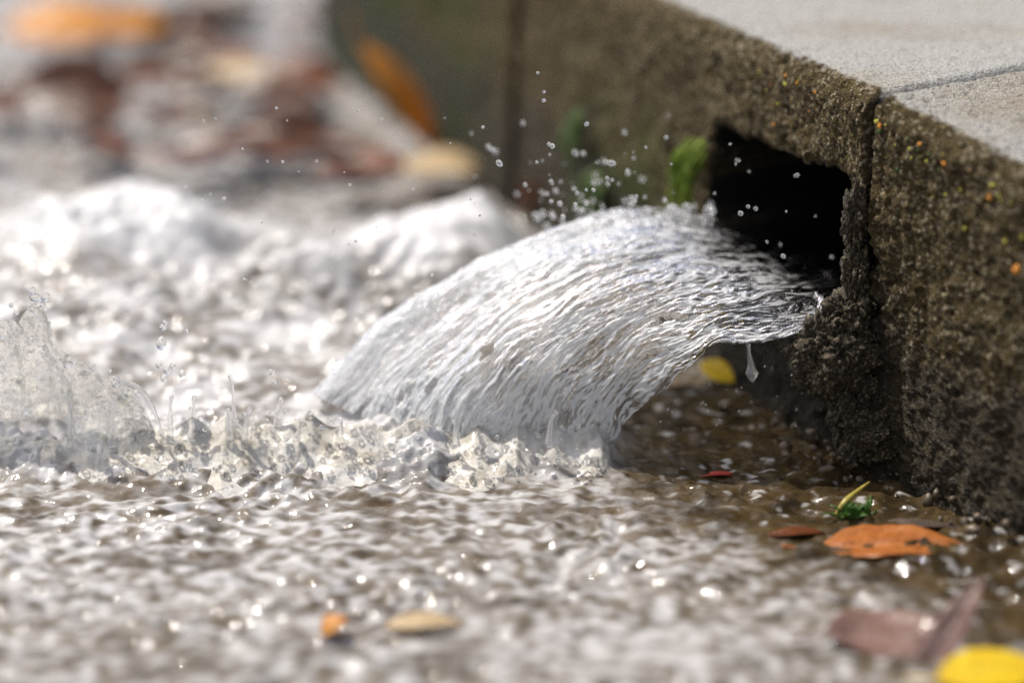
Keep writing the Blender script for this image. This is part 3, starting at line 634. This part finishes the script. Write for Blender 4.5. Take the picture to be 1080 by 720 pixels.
# moss hanging at the outlet's far corner
ms = empty('moss_tuft', at_y(733, 150, .095)); tag(ms, 'bright green moss tuft hanging at the far corner of the outlet', 'moss')
nb = np.array([*base_nrm(.1), 0])
fu, fz = face_hit(735, 145)
for k in range(70):
    u0 = .0+random.uniform(725, 746); y0 = random.uniform(145, 178)
    hu, hz_ = face_hit(u0, y0); bx_, by_ = base_uv(hu); p = np.array([float(bx_), float(by_), hz_])+nb*.0
    l = random.uniform(.008, .022); q = p+nb*random.uniform(.004, .009)+np.array([random.uniform(-.002, .002), random.uniform(-.003, .003), -l])
    tube('frond', [p, p*.5+q*.5+nb*.003, q], [.0005, .0009, .0003], M_moss, ms, 6, None, 8)
for j, (cx, cy, sx, sy, nn, lab) in enumerate(((628, 188, 12, 26, 26, 'low dark green algae tuft on the kerb face left of the outlet'), (604, 140, 8, 18, 12, 'faint green algae patch higher on the kerb face'))):
    al = empty('algae_patch', (0, 0, 0)); tag(al, lab, 'algae'); first = None
    for k in range(nn):
        hu, hz_ = face_hit(cx+random.gauss(0, sx*.6), cy+random.gauss(0, sy*.6)); bx_, by_ = base_uv(hu); p = np.array([float(bx_), float(by_), hz_])
        if first is None: first = p; al.location = p
        q = p+nb*random.uniform(.003, .005)+np.array([random.uniform(-.002, .002), 0, -random.uniform(.005, .014)])
        tube('frond', [p, (p+q)/2+nb*.001, q], [.001, .0016, .0006], M_algae, al, 6, None, 8)

# stones and grit along the wet kerb foot
peb = ((1040, 513, .0042, M_pale, 'round pale pebble lodged at the wet foot of the kerb'), (985, 492, .0040, M_stone, 'glistening wet dark pebble left of the pale one at the kerb foot'), (1010, 507, .0030, M_stone, 'small wet brown pebble between the pale pebble and the glistening one'),
       (968, 486, .0045, M_stone, 'dark wet stone nearest the outlet joint at the kerb foot'), (930, 478, .0050, M_stone, 'dark angular stone under the broken mortar'), (905, 474, .0065, M_chunk, 'black broken stone in the water below the mortar lump'))
for i, (x, y, r, mt, lab) in enumerate(peb):
    tag(blob('pebble', at_z(x, y, .002), r, mt, None, 4, .25, 1.4, (1.2, 1, .8), i*3.1, .04), lab, 'pebble', 'pebbles at the kerb foot')
gv = []; gf = []; nvt = 0
_bm = bmesh.new(); bmesh.ops.create_icosphere(_bm, subdivisions=1, radius=1)
iv = np.array([v.co[:] for v in _bm.verts]); iF = np.array([[w.index for w in q.verts] for q in _bm.faces]); _bm.free()
for k in range(110):
    u = random.uniform(-.20, .06); bx_, by_ = base_uv(u); nx_, ny_ = base_nrm(u); o_ = abs(random.gauss(0, .007)); r = .0006+.0022*random.random()**2.2
    z = max(0, .010-o_*.8)*random.random()
    sc = np.array([random.uniform(.7, 1.3) for _ in range(3)])
    v = iv*(1+.55*perlin(iv[:, 0]*1.5+k, iv[:, 1]*1.5, iv[:, 2]*1.5))[:, None]*r*sc+np.array([bx_+nx_*o_, by_+ny_*o_, z])
    gv.append(v); gf.append(iF+nvt); nvt += len(iv)
gr = mesh_obj('gravel', np.concatenate(gv), np.concatenate(gf), M_stone, smooth=False); tag(gr, 'dark wet grit piled along the kerb foot', 'gravel', kind='stuff')

# ------------------------------------------------------------------ light, sky, camera
SUN_EL, SUN_AZ = rad(62), rad(-55)           # azimuth measured from +Y towards +X
w = bpy.data.worlds.new('World'); S.world = w; w.use_nodes = True; nt = w.node_tree
sky = nt.nodes.new('ShaderNodeTexSky'); sky.sky_type = 'NISHITA'; sky.sun_disc = False; sky.sun_elevation = SUN_EL; sky.sun_rotation = SUN_AZ
sky.air_density = 1.0; sky.dust_density = 4.0
bg = nt.nodes['Background']
tc = nt.nodes.new('ShaderNodeTexCoord'); cn = nt.nodes.new('ShaderNodeTexNoise'); cn.inputs['Scale'].default_value = 2.6; cn.inputs['Detail'].default_value = 5
nt.links.new(tc.outputs['Generated'], cn.inputs['Vector'])
cr = nt.nodes.new('ShaderNodeValToRGB'); nt.links.new(cn.outputs['Fac'], cr.inputs[0]); cr.color_ramp.elements[0].position = .54; cr.color_ramp.elements[1].position = .64
cm = nt.nodes.new('ShaderNodeMix'); cm.data_type = 'RGBA'; nt.links.new(cr.outputs[0], cm.inputs[0]); nt.links.new(sky.outputs[0], cm.inputs[6]); cm.inputs[7].default_value = (8, 7.8, 7.9, 1)
nt.links.new(cm.outputs[2], bg.inputs[0]); bg.inputs[1].default_value = .13
from mathutils import Vector
sd = Vector((math.sin(SUN_AZ)*math.cos(SUN_EL), math.cos(SUN_AZ)*math.cos(SUN_EL), math.sin(SUN_EL)))
sl = bpy.data.lights.new('sun', 'SUN'); sl.energy = 4.6; sl.angle = rad(.53); sl.color = (1, .95, .87)
so = bpy.data.objects.new('sun', sl); COL.objects.link(so); so.rotation_euler = sd.to_track_quat('Z', 'Y').to_euler(); so.location = sd*5
cam = bpy.data.cameras.new('camera'); cam.sensor_width = 36; cam.lens = 36*FP/1080; cam.clip_end = 300; cam.clip_start = .01
cam.dof.use_dof = True; cam.dof.focus_distance = .978; cam.dof.aperture_fstop = 2.5
co_ = bpy.data.objects.new('camera', cam); COL.objects.link(co_); co_.location = C0; co_.rotation_euler = (rad(90)-P, 0, 0); S.camera = co_
S.view_settings.view_transform = 'Standard'; S.view_settings.look = 'None'; S.view_settings.exposure = 0.14; S.view_settings.gamma = 1
S.cycles.use_denoising = True; S.cycles.denoising_prefilter = 'NONE'; S.cycles.max_bounces = 10; S.cycles.transmission_bounces = 10; S.cycles.sample_clamp_indirect = 6
